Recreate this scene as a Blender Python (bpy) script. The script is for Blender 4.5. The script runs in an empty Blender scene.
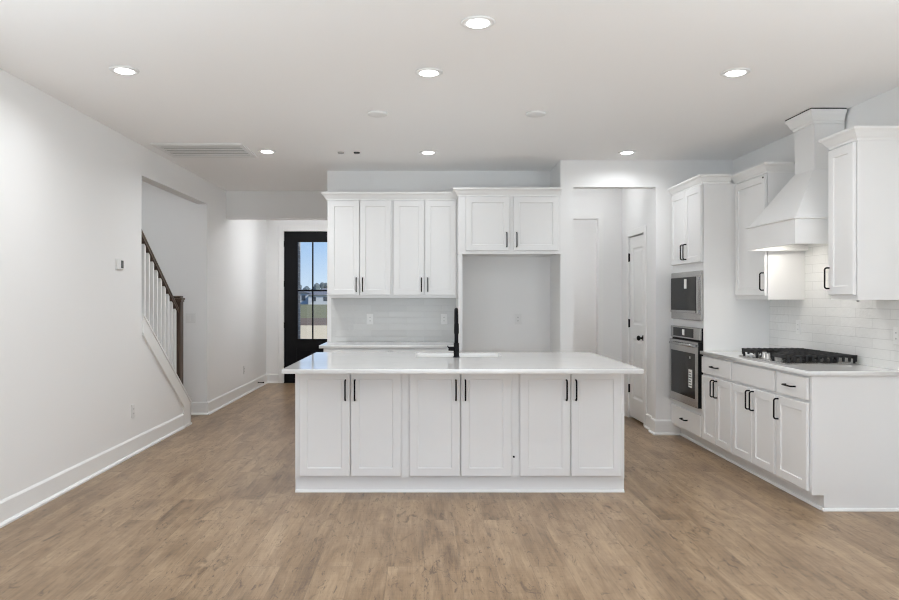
import bpy, bmesh, math, random
from mathutils import Vector, Matrix
random.seed(7)
scene = bpy.context.scene
COL = scene.collection
PI = math.pi

# ------------------------------------------------------------------ camera
H = 1.362
F = 720.0
cam_d = bpy.data.cameras.new('camera')
cam_d.sensor_fit = 'HORIZONTAL'
cam_d.sensor_width = 36.0
cam_d.lens = 36.0 * F / 899.0
cam_d.shift_x = 25.5 / 899.0
cam_d.shift_y = -1.5 / 899.0
cam_d.clip_start = 0.05
cam_d.clip_end = 2000
cam = bpy.data.objects.new('camera', cam_d)
cam.location = (0, 0, H)
cam.rotation_euler = (PI / 2, 0, 0)
COL.objects.link(cam)
scene.camera = cam

# ------------------------------------------------------------------ world
world = bpy.data.worlds.new('sky')
scene.world = world
world.use_nodes = True
wn = world.node_tree.nodes
wl = world.node_tree.links
wn.clear()
w_out = wn.new('ShaderNodeOutputWorld')
w_bg = wn.new('ShaderNodeBackground')
w_tc = wn.new('ShaderNodeTexCoord')
w_sep = wn.new('ShaderNodeSeparateXYZ')
w_ramp = wn.new('ShaderNodeValToRGB')
e = w_ramp.color_ramp.elements
e[0].position = 0.0
e[0].color = (0.70, 0.82, 0.95, 1)
e[1].position = 0.5
e[1].color = (0.10, 0.26, 0.70, 1)
k = e.new(0.10)
k.color = (0.32, 0.54, 0.90, 1)
wl.new(w_tc.outputs['Generated'], w_sep.inputs[0])
wl.new(w_sep.outputs[2], w_ramp.inputs[0])
wl.new(w_ramp.outputs[0], w_bg.inputs['Color'])
w_bg.inputs['Strength'].default_value = 0.95
wl.new(w_bg.outputs[0], w_out.inputs['Surface'])

# ------------------------------------------------------------------ sun
sd = bpy.data.lights.new('sun', 'SUN')
sd.energy = 3.9
sd.angle = 0.01
sd.color = (1.0, 0.94, 0.84)
so = bpy.data.objects.new('sun', sd)
so.rotation_euler = (math.radians(52), 0, math.radians(60))
so.location = (20, -10, 20)
COL.objects.link(so)

# ------------------------------------------------------------------ added fill lamps at unseen rear windows, tilted up to light the ceiling
def area(name, loc, rot, sx, sy, watts, color=(1, 1, 1)):
    d = bpy.data.lights.new(name, 'AREA')
    d.shape = 'RECTANGLE'
    d.size = sx
    d.size_y = sy
    d.energy = watts
    d.color = color
    o = bpy.data.objects.new(name, d)
    o.location = loc
    o.rotation_euler = rot
    COL.objects.link(o)
    return o

WIN = [(-1.65, 1.30), (0.27, 1.60), (2.15, 1.20)]      # centre x, width of each added rear window
WZ0, WZ1 = 0.35, 2.40
YREAR = -3.5
FILL_COLOR = (0.855, 0.94, 1.0)
for wx, ww in WIN:
    area('window_daylight', (wx, YREAR - 0.07, (WZ0 + WZ1) / 2), (PI / 2 + 0.75, 0, 0), ww - 0.04, WZ1 - WZ0 - 0.9, 9 * ww, FILL_COLOR)
# added fill lamp in an unseen patio opening of the right wall, beside the camera
GY0, GY1, GZ1 = -1.6, 1.8, 2.40
area('patio_daylight', (3.085 + 0.10, (GY0 + GY1) / 2, GZ1 / 2), (PI / 2 + 1.1, 0, PI / 2), GY1 - GY0 - 0.1, GZ1 - 1.4, 130, FILL_COLOR)
# second added fill lamp, in an unseen opening of the left wall, beside the camera
LY0, LY1, LZ0, LZ1 = -0.6, 2.4, 0.30, 2.40
area('window_daylight', (-2.54 - 0.08, (LY0 + LY1) / 2, (LZ0 + LZ1) / 2), (PI / 2 + 1.1, 0, -PI / 2), LY1 - LY0 - 0.1, 0.9, 72, FILL_COLOR)

# ------------------------------------------------------------------ exposure
vs = scene.view_settings
vs.view_transform = 'Standard'
vs.look = 'None'
vs.exposure = 0.25
vs.gamma = 1.0
vs.use_curve_mapping = False
cy = scene.cycles
cy.max_bounces = 12
cy.diffuse_bounces = 8
cy.glossy_bounces = 4
cy.transparent_max_bounces = 12
cy.sample_clamp_indirect = 6.0
cy.caustics_reflective = False
cy.caustics_refractive = False
cy.use_denoising = True
cy.filter_width = 1.1

LAMP = 14.0          # radiance of the recessed lamp lenses
CANW = 6.0          # beam of each recessed lamp, watts
HOODLAMP = 120.0

# ------------------------------------------------------------------ materials
def srgb(r, g, b):
    f = lambda c: (c / 255 / 12.92) if c / 255 <= 0.04045 else ((c / 255 + 0.055) / 1.055) ** 2.4
    return (f(r), f(g), f(b), 1.0)

MATS = {}
def pmat(name, color, rough=0.5, metal=0.0, spec=0.5, bump=0.0, bscale=60.0, var=0.0):
    m = bpy.data.materials.new(name)
    m.use_nodes = True
    nt = m.node_tree
    b = nt.nodes['Principled BSDF']
    b.inputs['Roughness'].default_value = rough
    b.inputs['Metallic'].default_value = metal
    b.inputs['Specular IOR Level'].default_value = spec
    tc = nt.nodes.new('ShaderNodeTexCoord')
    nz = nt.nodes.new('ShaderNodeTexNoise')
    nz.inputs['Scale'].default_value = bscale
    nz.inputs['Detail'].default_value = 4
    nt.links.new(tc.outputs['Object'], nz.inputs['Vector'])
    mx = nt.nodes.new('ShaderNodeMix')
    mx.data_type = 'RGBA'
    c = color if len(color) == 4 else (*color, 1)
    mx.inputs[6].default_value = (c[0] * (1 - var), c[1] * (1 - var), c[2] * (1 - var), 1)
    mx.inputs[7].default_value = (min(1, c[0] * (1 + var)), min(1, c[1] * (1 + var)), min(1, c[2] * (1 + var)), 1)
    nt.links.new(nz.outputs['Fac'], mx.inputs[0])
    nt.links.new(mx.outputs[2], b.inputs['Base Color'])
    if bump:
        bp = nt.nodes.new('ShaderNodeBump')
        bp.inputs['Strength'].default_value = bump
        bp.inputs['Distance'].default_value = 0.002
        nt.links.new(nz.outputs['Fac'], bp.inputs['Height'])
        nt.links.new(bp.outputs['Normal'], b.inputs['Normal'])
    MATS[name] = m
    return m

M_WALL = pmat('wall_paint', (0.85, 0.85, 0.845), 0.65, bump=0.06, bscale=180, var=0.006)
M_CEIL = pmat('ceiling_paint', (0.925, 0.925, 0.925), 0.8, bump=0.05, bscale=150, var=0.006)
M_TRIM = pmat('trim_paint', (0.86, 0.86, 0.85), 0.38, var=0.004)
M_CAB = pmat('cabinet_paint', (0.83, 0.83, 0.825), 0.36, var=0.004)
M_GAP = pmat('cabinet_shadow_gap', (0.30, 0.30, 0.29), 0.7)
M_BLACK = pmat('black_metal', (0.006, 0.006, 0.007), 0.5, spec=0.12, var=0.1)
M_IRON = pmat('cast_iron', (0.010, 0.010, 0.011), 0.55, bump=0.3, bscale=400, var=0.2)
M_STEEL = pmat('stainless_steel', (0.47, 0.465, 0.46), 0.25, 1.0, var=0.03, bscale=30)
M_DGLASS = pmat('oven_glass', (0.010, 0.011, 0.012), 0.07, spec=0.17)
M_PLASTIC = pmat('white_plastic', (0.79, 0.79, 0.78), 0.35)
M_SINK = pmat('brushed_sink_steel', (0.62, 0.62, 0.61), 0.45, 0.7)
M_ALU = pmat('satin_aluminium', (0.58, 0.58, 0.57), 0.36, 0.7)
M_PAPER = pmat('white_paper', (0.85, 0.85, 0.83), 0.7)
M_INK = pmat('grey_ink', (0.12, 0.12, 0.12), 0.7)
M_DOORBLK = pmat('black_door_paint', (0.006, 0.006, 0.007), 0.5, spec=0.15, var=0.1)
M_SCREEN = pmat('dark_screen', (0.06, 0.065, 0.07), 0.2)
M_GREY = pmat('grey_plastic', (0.36, 0.36, 0.35), 0.5)
M_LGREY = pmat('pale_grey_plastic', (0.72, 0.72, 0.70), 0.5)
M_SHAFT = pmat('vent_filter', (0.30, 0.30, 0.29), 0.8)
M_GRASS = pmat('lawn', srgb(128, 122, 80), 0.9, var=0.3, bscale=0.35)
M_DIRT = pmat('red_soil', srgb(120, 98, 76), 0.95, var=0.25, bscale=0.5)
M_ROAD = pmat('pale_concrete', srgb(222, 200, 160), 0.9, var=0.06, bscale=1.5)
M_SIDING = pmat('house_siding', srgb(205, 208, 212), 0.8, var=0.03)
M_ROOF = pmat('house_roof', srgb(112, 114, 120), 0.9, var=0.1)
M_WINDK = pmat('house_window', srgb(70, 76, 84), 0.3)
M_LEAF = pmat('tree_leaf', srgb(104, 114, 116), 0.9, var=0.35, bscale=0.7)  # leaf colour paled to blue-grey to paint in distance haze
M_BARK = pmat('tree_bark', srgb(86, 76, 66), 0.9, var=0.3)

def emat(name, color, strength):
    m = bpy.data.materials.new(name)
    m.use_nodes = True
    nt = m.node_tree
    nt.nodes.clear()
    o = nt.nodes.new('ShaderNodeOutputMaterial')
    e = nt.nodes.new('ShaderNodeEmission')
    e.inputs['Color'].default_value = (*color, 1)
    e.inputs['Strength'].default_value = strength
    nt.links.new(e.outputs[0], o.inputs['Surface'])
    return m
M_LAMP = emat('lamp_lens', (0.94, 0.97, 1.0), LAMP)
M_HOODLAMP = emat('hood_lamp_lens', (1.0, 0.95, 0.87), HOODLAMP)

def wood_dark():
    m = pmat('walnut_stain', srgb(74, 58, 46), 0.42)
    nt = m.node_tree
    b = nt.nodes['Principled BSDF']
    tc = nt.nodes.new('ShaderNodeTexCoord')
    mp = nt.nodes.new('ShaderNodeMapping')
    mp.inputs['Scale'].default_value = (40, 40, 3)
    nz = nt.nodes.new('ShaderNodeTexNoise')
    nz.inputs['Scale'].default_value = 1.0
    nz.inputs['Detail'].default_value = 6
    rp = nt.nodes.new('ShaderNodeValToRGB')
    rp.color_ramp.elements[0].position = 0.3
    rp.color_ramp.elements[0].color = srgb(50, 38, 30)
    rp.color_ramp.elements[1].position = 0.7
    rp.color_ramp.elements[1].color = srgb(96, 78, 64)
    nt.links.new(tc.outputs['Object'], mp.inputs['Vector'])
    nt.links.new(mp.outputs[0], nz.inputs['Vector'])
    nt.links.new(nz.outputs['Fac'], rp.inputs[0])
    nt.links.new(rp.outputs[0], b.inputs['Base Color'])
    return m
M_WOOD = wood_dark()

def quartz():
    m = pmat('white_quartz', (0.86, 0.86, 0.85), 0.06)
    nt = m.node_tree
    b = nt.nodes['Principled BSDF']
    tc = nt.nodes.new('ShaderNodeTexCoord')
    nz = nt.nodes.new('ShaderNodeTexNoise')
    nz.inputs['Scale'].default_value = 1.4
    nz.inputs['Detail'].default_value = 8
    nz.inputs['Distortion'].default_value = 1.2
    rp = nt.nodes.new('ShaderNodeValToRGB')
    e = rp.color_ramp.elements
    e[0].position = 0.0
    e[0].color = (0.80, 0.80, 0.79, 1)
    e[1].position = 1.0
    e[1].color = (0.80, 0.80, 0.79, 1)
    k = e.new(0.5)
    k.color = (0.775, 0.775, 0.768, 1)
    k = e.new(0.47)
    k.color = (0.80, 0.80, 0.79, 1)
    k = e.new(0.53)
    k.color = (0.80, 0.80, 0.79, 1)
    nt.links.new(tc.outputs['Object'], nz.inputs['Vector'])
    nt.links.new(nz.outputs['Fac'], rp.inputs[0])
    nt.links.new(rp.outputs[0], b.inputs['Base Color'])
    return m
M_QUARTZ = quartz()

def tile_mat(name, axis, c1, c2, grout):
    """glossy hand-made looking subway tile; axis = which object axis runs along the wall"""
    m = bpy.data.materials.new(name)
    m.use_nodes = True
    nt = m.node_tree
    b = nt.nodes['Principled BSDF']
    tc = nt.nodes.new('ShaderNodeTexCoord')
    sp = nt.nodes.new('ShaderNodeSeparateXYZ')
    cb = nt.nodes.new('ShaderNodeCombineXYZ')
    nt.links.new(tc.outputs['Object'], sp.inputs[0])
    nt.links.new(sp.outputs[axis], cb.inputs[0])
    nt.links.new(sp.outputs[2], cb.inputs[1])
    br = nt.nodes.new('ShaderNodeTexBrick')
    br.inputs['Scale'].default_value = 1.0
    br.inputs['Brick Width'].default_value = 0.38
    br.inputs['Row Height'].default_value = 0.068
    br.inputs['Mortar Size'].default_value = 0.0022
    br.inputs['Mortar Smooth'].default_value = 0.3
    br.inputs['Color1'].default_value = c1
    br.inputs['Color2'].default_value = c2
    br.inputs['Mortar'].default_value = grout
    nt.links.new(cb.outputs[0], br.inputs['Vector'])
    nt.links.new(br.outputs['Color'], b.inputs['Base Color'])
    b.inputs['Roughness'].default_value = 0.16
    nz = nt.nodes.new('ShaderNodeTexNoise')
    nz.inputs['Scale'].default_value = 26
    nz.inputs['Detail'].default_value = 3
    nt.links.new(tc.outputs['Object'], nz.inputs['Vector'])
    b1 = nt.nodes.new('ShaderNodeBump')
    b1.inputs['Strength'].default_value = 0.7
    b1.inputs['Distance'].default_value = 0.004
    nt.links.new(nz.outputs['Fac'], b1.inputs['Height'])
    b2 = nt.nodes.new('ShaderNodeBump')
    b2.invert = True
    b2.inputs['Strength'].default_value = 0.7
    b2.inputs['Distance'].default_value = 0.002
    nt.links.new(br.outputs['Fac'], b2.inputs['Height'])
    nt.links.new(b1.outputs['Normal'], b2.inputs['Normal'])
    nt.links.new(b2.outputs['Normal'], b.inputs['Normal'])
    return m
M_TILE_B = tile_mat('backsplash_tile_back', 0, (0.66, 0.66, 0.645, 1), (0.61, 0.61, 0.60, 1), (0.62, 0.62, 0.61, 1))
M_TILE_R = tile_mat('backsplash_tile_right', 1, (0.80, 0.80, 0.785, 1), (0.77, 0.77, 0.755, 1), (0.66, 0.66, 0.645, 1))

def brick_mat():
    m = tile_mat('porch_brick', 1, srgb(150, 146, 142), srgb(120, 116, 114), srgb(176, 172, 166))
    for n in m.node_tree.nodes:
        if n.type == 'TEX_BRICK':
            n.inputs['Brick Width'].default_value = 0.2
            n.inputs['Row Height'].default_value = 0.075
            n.inputs['Mortar Size'].default_value = 0.008
    m.node_tree.nodes['Principled BSDF'].inputs['Roughness'].default_value = 0.9
    return m
M_BRICK = brick_mat()

def floor_mat():
    m = bpy.data.materials.new('plank_floor')
    m.use_nodes = True
    nt = m.node_tree
    L = nt.links.new
    b = nt.nodes['Principled BSDF']
    tc = nt.nodes.new('ShaderNodeTexCoord')
    sp = nt.nodes.new('ShaderNodeSeparateXYZ')
    cb = nt.nodes.new('ShaderNodeCombineXYZ')
    L(tc.outputs['Object'], sp.inputs[0])
    L(sp.outputs[1], cb.inputs[0])
    L(sp.outputs[0], cb.inputs[1])
    br = nt.nodes.new('ShaderNodeTexBrick')
    br.offset = 0.37
    br.inputs['Scale'].default_value = 1.0
    br.inputs['Brick Width'].default_value = 1.22
    br.inputs['Row Height'].default_value = 0.182
    br.inputs['Mortar Size'].default_value = 0.0014
    br.inputs['Mortar Smooth'].default_value = 0.6
    br.inputs['Bias'].default_value = 0.0
    br.inputs['Color1'].default_value = (0, 0, 0, 1)
    br.inputs['Color2'].default_value = (1, 1, 1, 1)
    br.inputs['Mortar'].default_value = (0.5, 0.5, 0.5, 1)
    L(cb.outputs[0], br.inputs['Vector'])
    # every board shifts the grain, so boards do not share one figure
    off = nt.nodes.new('ShaderNodeVectorMath')
    off.operation = 'MULTIPLY_ADD'
    L(br.outputs['Color'], off.inputs[0])
    off.inputs[1].default_value = (17.3, 9.1, 4.7)
    L(tc.outputs['Object'], off.inputs[2])
    def noise(scale3, detail, rough, dist=0.0):
        mp = nt.nodes.new('ShaderNodeMapping')
        mp.inputs['Scale'].default_value = scale3
        L(off.outputs[0], mp.inputs['Vector'])
        n = nt.nodes.new('ShaderNodeTexNoise')
        n.inputs['Scale'].default_value = 1.0
        n.inputs['Detail'].default_value = detail
        n.inputs['Roughness'].default_value = rough
        n.inputs['Distortion'].default_value = dist
        L(mp.outputs[0], n.inputs['Vector'])
        return n
    blot = noise((5.0, 1.5, 1), 6, 0.62, 0.6)
    grain = noise((60, 3.0, 1), 8, 0.7, 0.4)
    streak = noise((17, 0.9, 1), 4, 0.6, 0.3)
    saw = noise((5, 75, 1), 2, 0.5)
    knot = noise((12, 5.0, 1), 5, 0.65, 1.1)
    def addk(prev, node_out, k, c=0.0):
        t = nt.nodes.new('ShaderNodeMath')
        t.operation = 'MULTIPLY_ADD'
        L(node_out, t.inputs[0])
        t.inputs[1].default_value = k
        if prev is None:
            t.inputs[2].default_value = c
        else:
            L(prev.outputs[0], t.inputs[2])
        return t
    t1 = addk(None, blot.outputs['Fac'], 1.05, 0.61 - 0.5 * (1.05 + 0.85 + 0.42 + 0.16 + 0.14))
    t2 = addk(t1, grain.outputs['Fac'], 0.85)
    t2 = addk(t2, streak.outputs['Fac'], 0.42)
    t3 = addk(t2, saw.outputs['Fac'], 0.16)
    t4 = addk(t3, br.outputs['Color'], 0.14)
    rp = nt.nodes.new('ShaderNodeValToRGB')
    e = rp.color_ramp.elements
    e[0].position = 0.22
    e[0].color = srgb(98, 78, 58)
    e[1].position = 0.88
    e[1].color = srgb(177, 152, 122)
    k = e.new(0.55)
    k.color = srgb(146, 121, 94)
    L(t4.outputs[0], rp.inputs[0])
    kr = nt.nodes.new('ShaderNodeValToRGB')
    kr.color_ramp.elements[0].position = 0.585
    kr.color_ramp.elements[0].color = (0, 0, 0, 1)
    kr.color_ramp.elements[1].position = 0.70
    kr.color_ramp.elements[1].color = (0.75, 0.75, 0.75, 1)
    L(knot.outputs['Fac'], kr.inputs[0])
    mx = nt.nodes.new('ShaderNodeMix')
    mx.data_type = 'RGBA'
    L(kr.outputs[0], mx.inputs[0])
    L(rp.outputs[0], mx.inputs[6])
    mx.inputs[7].default_value = srgb(88, 69, 54)
    crack = noise((30, 7, 1), 8, 0.72, 1.6)
    cr = nt.nodes.new('ShaderNodeValToRGB')
    cr.color_ramp.elements[0].position = 0.56
    cr.color_ramp.elements[0].color = (0, 0, 0, 1)
    cr.color_ramp.elements[1].position = 0.645
    cr.color_ramp.elements[1].color = (0.85, 0.85, 0.85, 1)
    L(crack.outputs['Fac'], cr.inputs[0])
    m1 = nt.nodes.new('ShaderNodeMix')
    m1.data_type = 'RGBA'
    L(cr.outputs[0], m1.inputs[0])
    L(mx.outputs[2], m1.inputs[6])
    m1.inputs[7].default_value = srgb(94, 76, 60)
    m2 = nt.nodes.new('ShaderNodeMix')
    m2.data_type = 'RGBA'
    fm = nt.nodes.new('ShaderNodeMath')
    fm.operation = 'MULTIPLY'
    L(br.outputs['Fac'], fm.inputs[0])
    fm.inputs[1].default_value = 0.42
    L(fm.outputs[0], m2.inputs[0])
    L(m1.outputs[2], m2.inputs[6])
    m2.inputs[7].default_value = srgb(88, 70, 56)
    L(m2.outputs[2], b.inputs['Base Color'])
    rr = nt.nodes.new('ShaderNodeMapRange')
    rr.inputs[3].default_value = 0.26
    rr.inputs[4].default_value = 0.40
    L(grain.outputs['Fac'], rr.inputs[0])
    L(rr.outputs[0], b.inputs['Roughness'])
    b.inputs['Specular IOR Level'].default_value = 0.4
    bp = nt.nodes.new('ShaderNodeBump')
    bp.inputs['Strength'].default_value = 0.25
    bp.inputs['Distance'].default_value = 0.0015
    L(t3.outputs[0], bp.inputs['Height'])
    b2 = nt.nodes.new('ShaderNodeBump')
    b2.invert = True
    b2.inputs['Strength'].default_value = 0.5
    b2.inputs['Distance'].default_value = 0.001
    L(br.outputs['Fac'], b2.inputs['Height'])
    L(bp.outputs['Normal'], b2.inputs['Normal'])
    L(b2.outputs['Normal'], b.inputs['Normal'])
    return m
M_FLOOR = floor_mat()

def glass_mat():
    m = bpy.data.materials.new('clear_glass')
    m.use_nodes = True
    nt = m.node_tree
    nt.nodes.clear()
    o = nt.nodes.new('ShaderNodeOutputMaterial')
    t = nt.nodes.new('ShaderNodeBsdfTransparent')
    t.inputs['Color'].default_value = (0.93, 0.95, 0.95, 1)
    g = nt.nodes.new('ShaderNodeBsdfGlossy')
    g.inputs['Roughness'].default_value = 0.02
    fr = nt.nodes.new('ShaderNodeFresnel')
    fr.inputs['IOR'].default_value = 1.45
    mx = nt.nodes.new('ShaderNodeMixShader')
    nt.links.new(fr.outputs[0], mx.inputs[0])
    nt.links.new(t.outputs[0], mx.inputs[1])
    nt.links.new(g.outputs[0], mx.inputs[2])
    nt.links.new(mx.outputs[0], o.inputs['Surface'])
    return m
M_GLASS = glass_mat()

# ------------------------------------------------------------------ mesh helpers
class MB:
    def __init__(s):
        s.bm = bmesh.new()

    def box(s, x0, x1, y0, y1, z0, z1, bevel=0.0, seg=1):
        v = [s.bm.verts.new(p) for p in ((x0, y0, z0), (x1, y0, z0), (x1, y1, z0), (x0, y1, z0),
                                         (x0, y0, z1), (x1, y0, z1), (x1, y1, z1), (x0, y1, z1))]
        fs = [s.bm.faces.new([v[i] for i in q]) for q in
              ((0, 3, 2, 1), (4, 5, 6, 7), (0, 1, 5, 4), (1, 2, 6, 5), (2, 3, 7, 6), (3, 0, 4, 7))]
        if bevel:
            ed = list({e for f in fs for e in f.edges})
            bmesh.ops.bevel(s.bm, geom=ed, offset=bevel, segments=seg, affect='EDGES', profile=0.5)
        return s

    def poly(s, pts, vec):
        """extrude a planar polygon (3D points) along vec"""
        vec = Vector(vec)
        a = [s.bm.verts.new(p) for p in pts]
        b = [s.bm.verts.new(Vector(p) + vec) for p in pts]
        n = len(pts)
        fs = [s.bm.faces.new(a), s.bm.faces.new(list(reversed(b)))]
        for i in range(n):
            j = (i + 1) % n
            fs.append(s.bm.faces.new((a[j], a[i], b[i], b[j])))
        bmesh.ops.recalc_face_normals(s.bm, faces=fs)
        return s

    def loft(s, rings, cap=True, smooth=False):
        vr = [[s.bm.verts.new(p) for p in r] for r in rings]
        n = len(rings[0])
        fs = []
        for k in range(len(vr) - 1):
            for i in range(n):
                j = (i + 1) % n
                f = s.bm.faces.new((vr[k][i], vr[k][j], vr[k + 1][j], vr[k + 1][i]))
                f.smooth = smooth
                fs.append(f)
        if cap:
            fs.append(s.bm.faces.new(list(reversed(vr[0]))))
            fs.append(s.bm.faces.new(vr[-1]))
        bmesh.ops.recalc_face_normals(s.bm, faces=fs)
        return s

    def tube(s, pts, r, seg=10):
        pts = [Vector(p) for p in pts]
        rings = []
        prev = None
        for i, p in enumerate(pts):
            if i == 0:
                t = pts[1] - p
            elif i == len(pts) - 1:
                t = p - pts[i - 1]
            else:
                t = (pts[i + 1] - p).normalized() + (p - pts[i - 1]).normalized()
            t.normalize()
            if prev is None:
                u = t.orthogonal().normalized()
            else:
                u = (prev - t * prev.dot(t)).normalized()
            prev = u
            w = t.cross(u)
            rr = r[i] if isinstance(r, (list, tuple)) else r
            rings.append([p + u * (rr * math.cos(2 * PI * k / seg)) + w * (rr * math.sin(2 * PI * k / seg)) for k in range(seg)])
        return s.loft(rings, True, True)

    def lathe(s, prof, c=(0, 0, 0), axis='z', seg=24):
        """prof: (radius, height) list"""
        rings = []
        for r, h in prof:
            ring = []
            for k in range(seg):
                a = 2 * PI * k / seg
                x, y = max(r, 1e-4) * math.cos(a), max(r, 1e-4) * math.sin(a)
                p = {'z': (x, y, h), 'x': (h, x, y), 'y': (x, h, y)}[axis]
                ring.append((c[0] + p[0], c[1] + p[1], c[2] + p[2]))
            rings.append(ring)
        return s.loft(rings, True, True)

    def sweep(s, path, prof, z, closed=False):
        """profile (out, up) swept along a 2D path; 'out' is to the right of the walking direction, mitred corners"""
        P = [Vector((p[0], p[1])) for p in path]
        n = len(P)
        rings = []
        for i in range(n):
            dirs = []
            if i > 0 or closed:
                dirs.append((P[i] - P[i - 1]).normalized())
            if i < n - 1 or closed:
                dirs.append((P[(i + 1) % n] - P[i]).normalized())
            ns = [Vector((d.y, -d.x)) for d in dirs]
            if len(ns) == 1:
                m = ns[0]
            else:
                m = ns[0] + ns[1]
                m = m / max(1e-6, m.dot(ns[0]))
            rings.append([(P[i].x + m.x * o, P[i].y + m.y * o, z + u) for o, u in prof])
        if closed:
            rings.append(rings[0])
        return s.loft(rings, not closed)

    def shaker(s, x0, x1, z0, z1, t=0.02, rail=0.057, rec=0.009, raised=False):
        """shaker door front facing -y, back at y=0"""
        ch = 0.004
        def rect(i, y):
            return [(x0 + i, y, z0 + i), (x1 - i, y, z0 + i), (x1 - i, y, z1 - i), (x0 + i, y, z1 - i)]
        rings = [rect(0, 0), rect(0, -t + ch), rect(ch, -t), rect(rail, -t), rect(rail + 0.004, -t + rec), ]
        vr = [[s.bm.verts.new(p) for p in r] for r in rings]
        fs = []
        for k in range(len(vr) - 1):
            for i in range(4):
                j = (i + 1) % 4
                fs.append(s.bm.faces.new((vr[k][i], vr[k][j], vr[k + 1][j], vr[k + 1][i])))
        fs.append(s.bm.faces.new(list(reversed(vr[0]))))
        fs.append(s.bm.faces.new(vr[-1]))
        bmesh.ops.recalc_face_normals(s.bm, faces=fs)
        return s

    def build(s, name, mat, parent=None, loc=(0, 0, 0), rot=0.0):
        me = bpy.data.meshes.new(name)
        s.bm.to_mesh(me)
        s.bm.free()
        for m in (mat if isinstance(mat, (list, tuple)) else [mat]):
            me.materials.append(m)
        o = bpy.data.objects.new(name, me)
        COL.objects.link(o)
        o.location = loc
        o.rotation_euler = (0, 0, rot)
        if parent is not None:
            o.parent = parent
        return o


def tag(o, label=None, cat=None, group=None, kind=None):
    if label: o['label'] = label
    if cat: o['category'] = cat
    if group: o['group'] = group
    if kind: o['kind'] = kind
    return o

def thing(name, label, cat, loc=(0, 0, 0), rot=0.0, group=None, kind=None):
    o = bpy.data.objects.new(name, None)
    o.empty_display_size = 0.1
    COL.objects.link(o)
    o.location = loc
    o.rotation_euler = (0, 0, rot)
    return tag(o, label, cat, group, kind)

def struct(name, mb, mat, label=None):
    return tag(mb.build(name, mat), label, None, None, 'structure')

def copy_tree(o, parent=None):
    c = o.copy()
    COL.objects.link(c)
    if parent is not None:
        c.parent = parent
    for ch in list(o.children):
        copy_tree(ch, c)
    return c

# ------------------------------------------------------------------ the shell
CE = 2.743                    # ceiling height
XL, XR = -2.54, 3.085         # left and right wall faces
YK, YP = 7.78, 7.20           # kitchen back wall, pantry wall
YE = 11.60                    # entry wall
OP0, OP1, OPH = 6.474, 8.44, 2.47   # stair opening in the left wall

struct('floor', MB().box(-4.0, 4.2, -3.7, 11.74, -0.1, 0.0), M_FLOOR)
struct('ceiling', MB().box(-4.0, 4.2, -3.7, 11.74, CE, CE + 0.12), M_CEIL)

SL = -0.738                   # slope of the stair (z per y)
def cap_z(y):                 # top of the sloped knee wall trim
    return 0.253 + (y - 7.80) * SL
kz = lambda y: cap_z(y) - 0.022
struct('wall_left', MB().poly([(XL, y, z) for y, z in
       ((YREAR - 0.12, 0), (LY0, 0), (LY0, LZ1), (LY1, LZ1), (LY1, LZ0), (LY0 + 0.001, LZ0), (LY0 + 0.001, 0), (7.79, 0), (7.79, kz(7.79)), (OP0, kz(OP0)), (OP0, OPH), (OP1, OPH), (OP1, 0),
        (YE + 0.12, 0), (YE + 0.12, CE), (YREAR - 0.12, CE))], (-0.12, 0, 0)), M_WALL)
struct('wall_stair_end', MB().box(-3.80, XL - 0.12, OP1, OP1 + 0.12, 0, CE), M_WALL)
struct('wall_stair_side', MB().box(-3.80, -3.70, 4.2, OP1, 0, CE), M_WALL)
struct('wall_stair_near', MB().box(-3.80, XL - 0.12, 4.1, 4.2, 0, CE), M_WALL)
XF = -1.045                   # foyer right wall / end of kitchen wall
struct('wall_header', MB().box(XL, XF, 9.24, 9.40, 2.389, CE), M_WALL)
DX0, DX1, DH = -2.258, -1.338, 2.445
struct('wall_entry', MB().poly([(x, YE, z) for x, z in
       ((XL, 0), (DX0, 0), (DX0, DH), (DX1, DH), (DX1, 0), (XF + 0.115, 0), (XF + 0.115, CE), (XL, CE))], (0, 0.12, 0)), M_WALL)
struct('wall_foyer', MB().box(XF, XF + 0.115, YK + 0.12, YE, 0, CE), M_WALL)
XA = 1.365                    # fridge alcove side wall
struct('wall_back', MB().box(XF, XA + 0.13, YK, YK + 0.12, 0, CE), M_WALL)
HX0, HX1, HH = 1.495, 2.318, 2.477
struct('wall_pantry', MB().poly([(x, YP, z) for x, z in
       ((XA, 0), (HX0, 0), (HX0, HH), (HX1, HH), (HX1, 0), (XR + 0.1, 0), (XR + 0.1, CE), (XA, CE))], (0, 0.12, 0)), M_WALL)
struct('wall_alcove', MB().box(XA, HX0, YP + 0.12, YK, 0, CE), M_WALL)
struct('wall_hall_left', MB().box(XA, HX0, YK + 0.12, 8.56, 0, CE), M_WALL)
PD0, PD1, PDH = 7.665, 8.245, 2.065    # pantry door opening in the hall's right wall
struct('wall_hall_right', MB().poly([(2.352, y, z) for y, z in
       ((YP + 0.12, 0), (PD0, 0), (PD0, PDH), (PD1, PDH), (PD1, 0), (8.56, 0), (8.56, CE), (YP + 0.12, CE))], (0.1, 0, 0)), M_WALL)
FX1, FZ = 2.07, 2.31
struct('wall_hall_end', MB().poly([(x, 8.56, z) for x, z in
       ((1.0, 0), (1.5, 0), (1.5, FZ), (FX1, FZ), (FX1, 0), (2.452, 0), (2.452, CE), (1.0, CE))], (0, 0.12, 0)), M_WALL)
struct('wall_pantry_side', MB().box(XR, XR + 0.12, YP + 0.12, 8.56, 0, CE), M_WALL)
struct('wall_room_left', MB().box(1.0, 1.1, 8.68, 10.4, 0, CE), M_WALL)
struct('wall_room_right', MB().box(3.1, 3.2, 8.68, 10.4, 0, CE), M_WALL)
struct('wall_room_front', MB().box(2.452, 3.2, 8.56, 8.68, 0, CE), M_WALL)
struct('wall_room_end', MB().box(1.0, 3.2, 10.4, 10.5, 0, CE), M_WALL)
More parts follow.
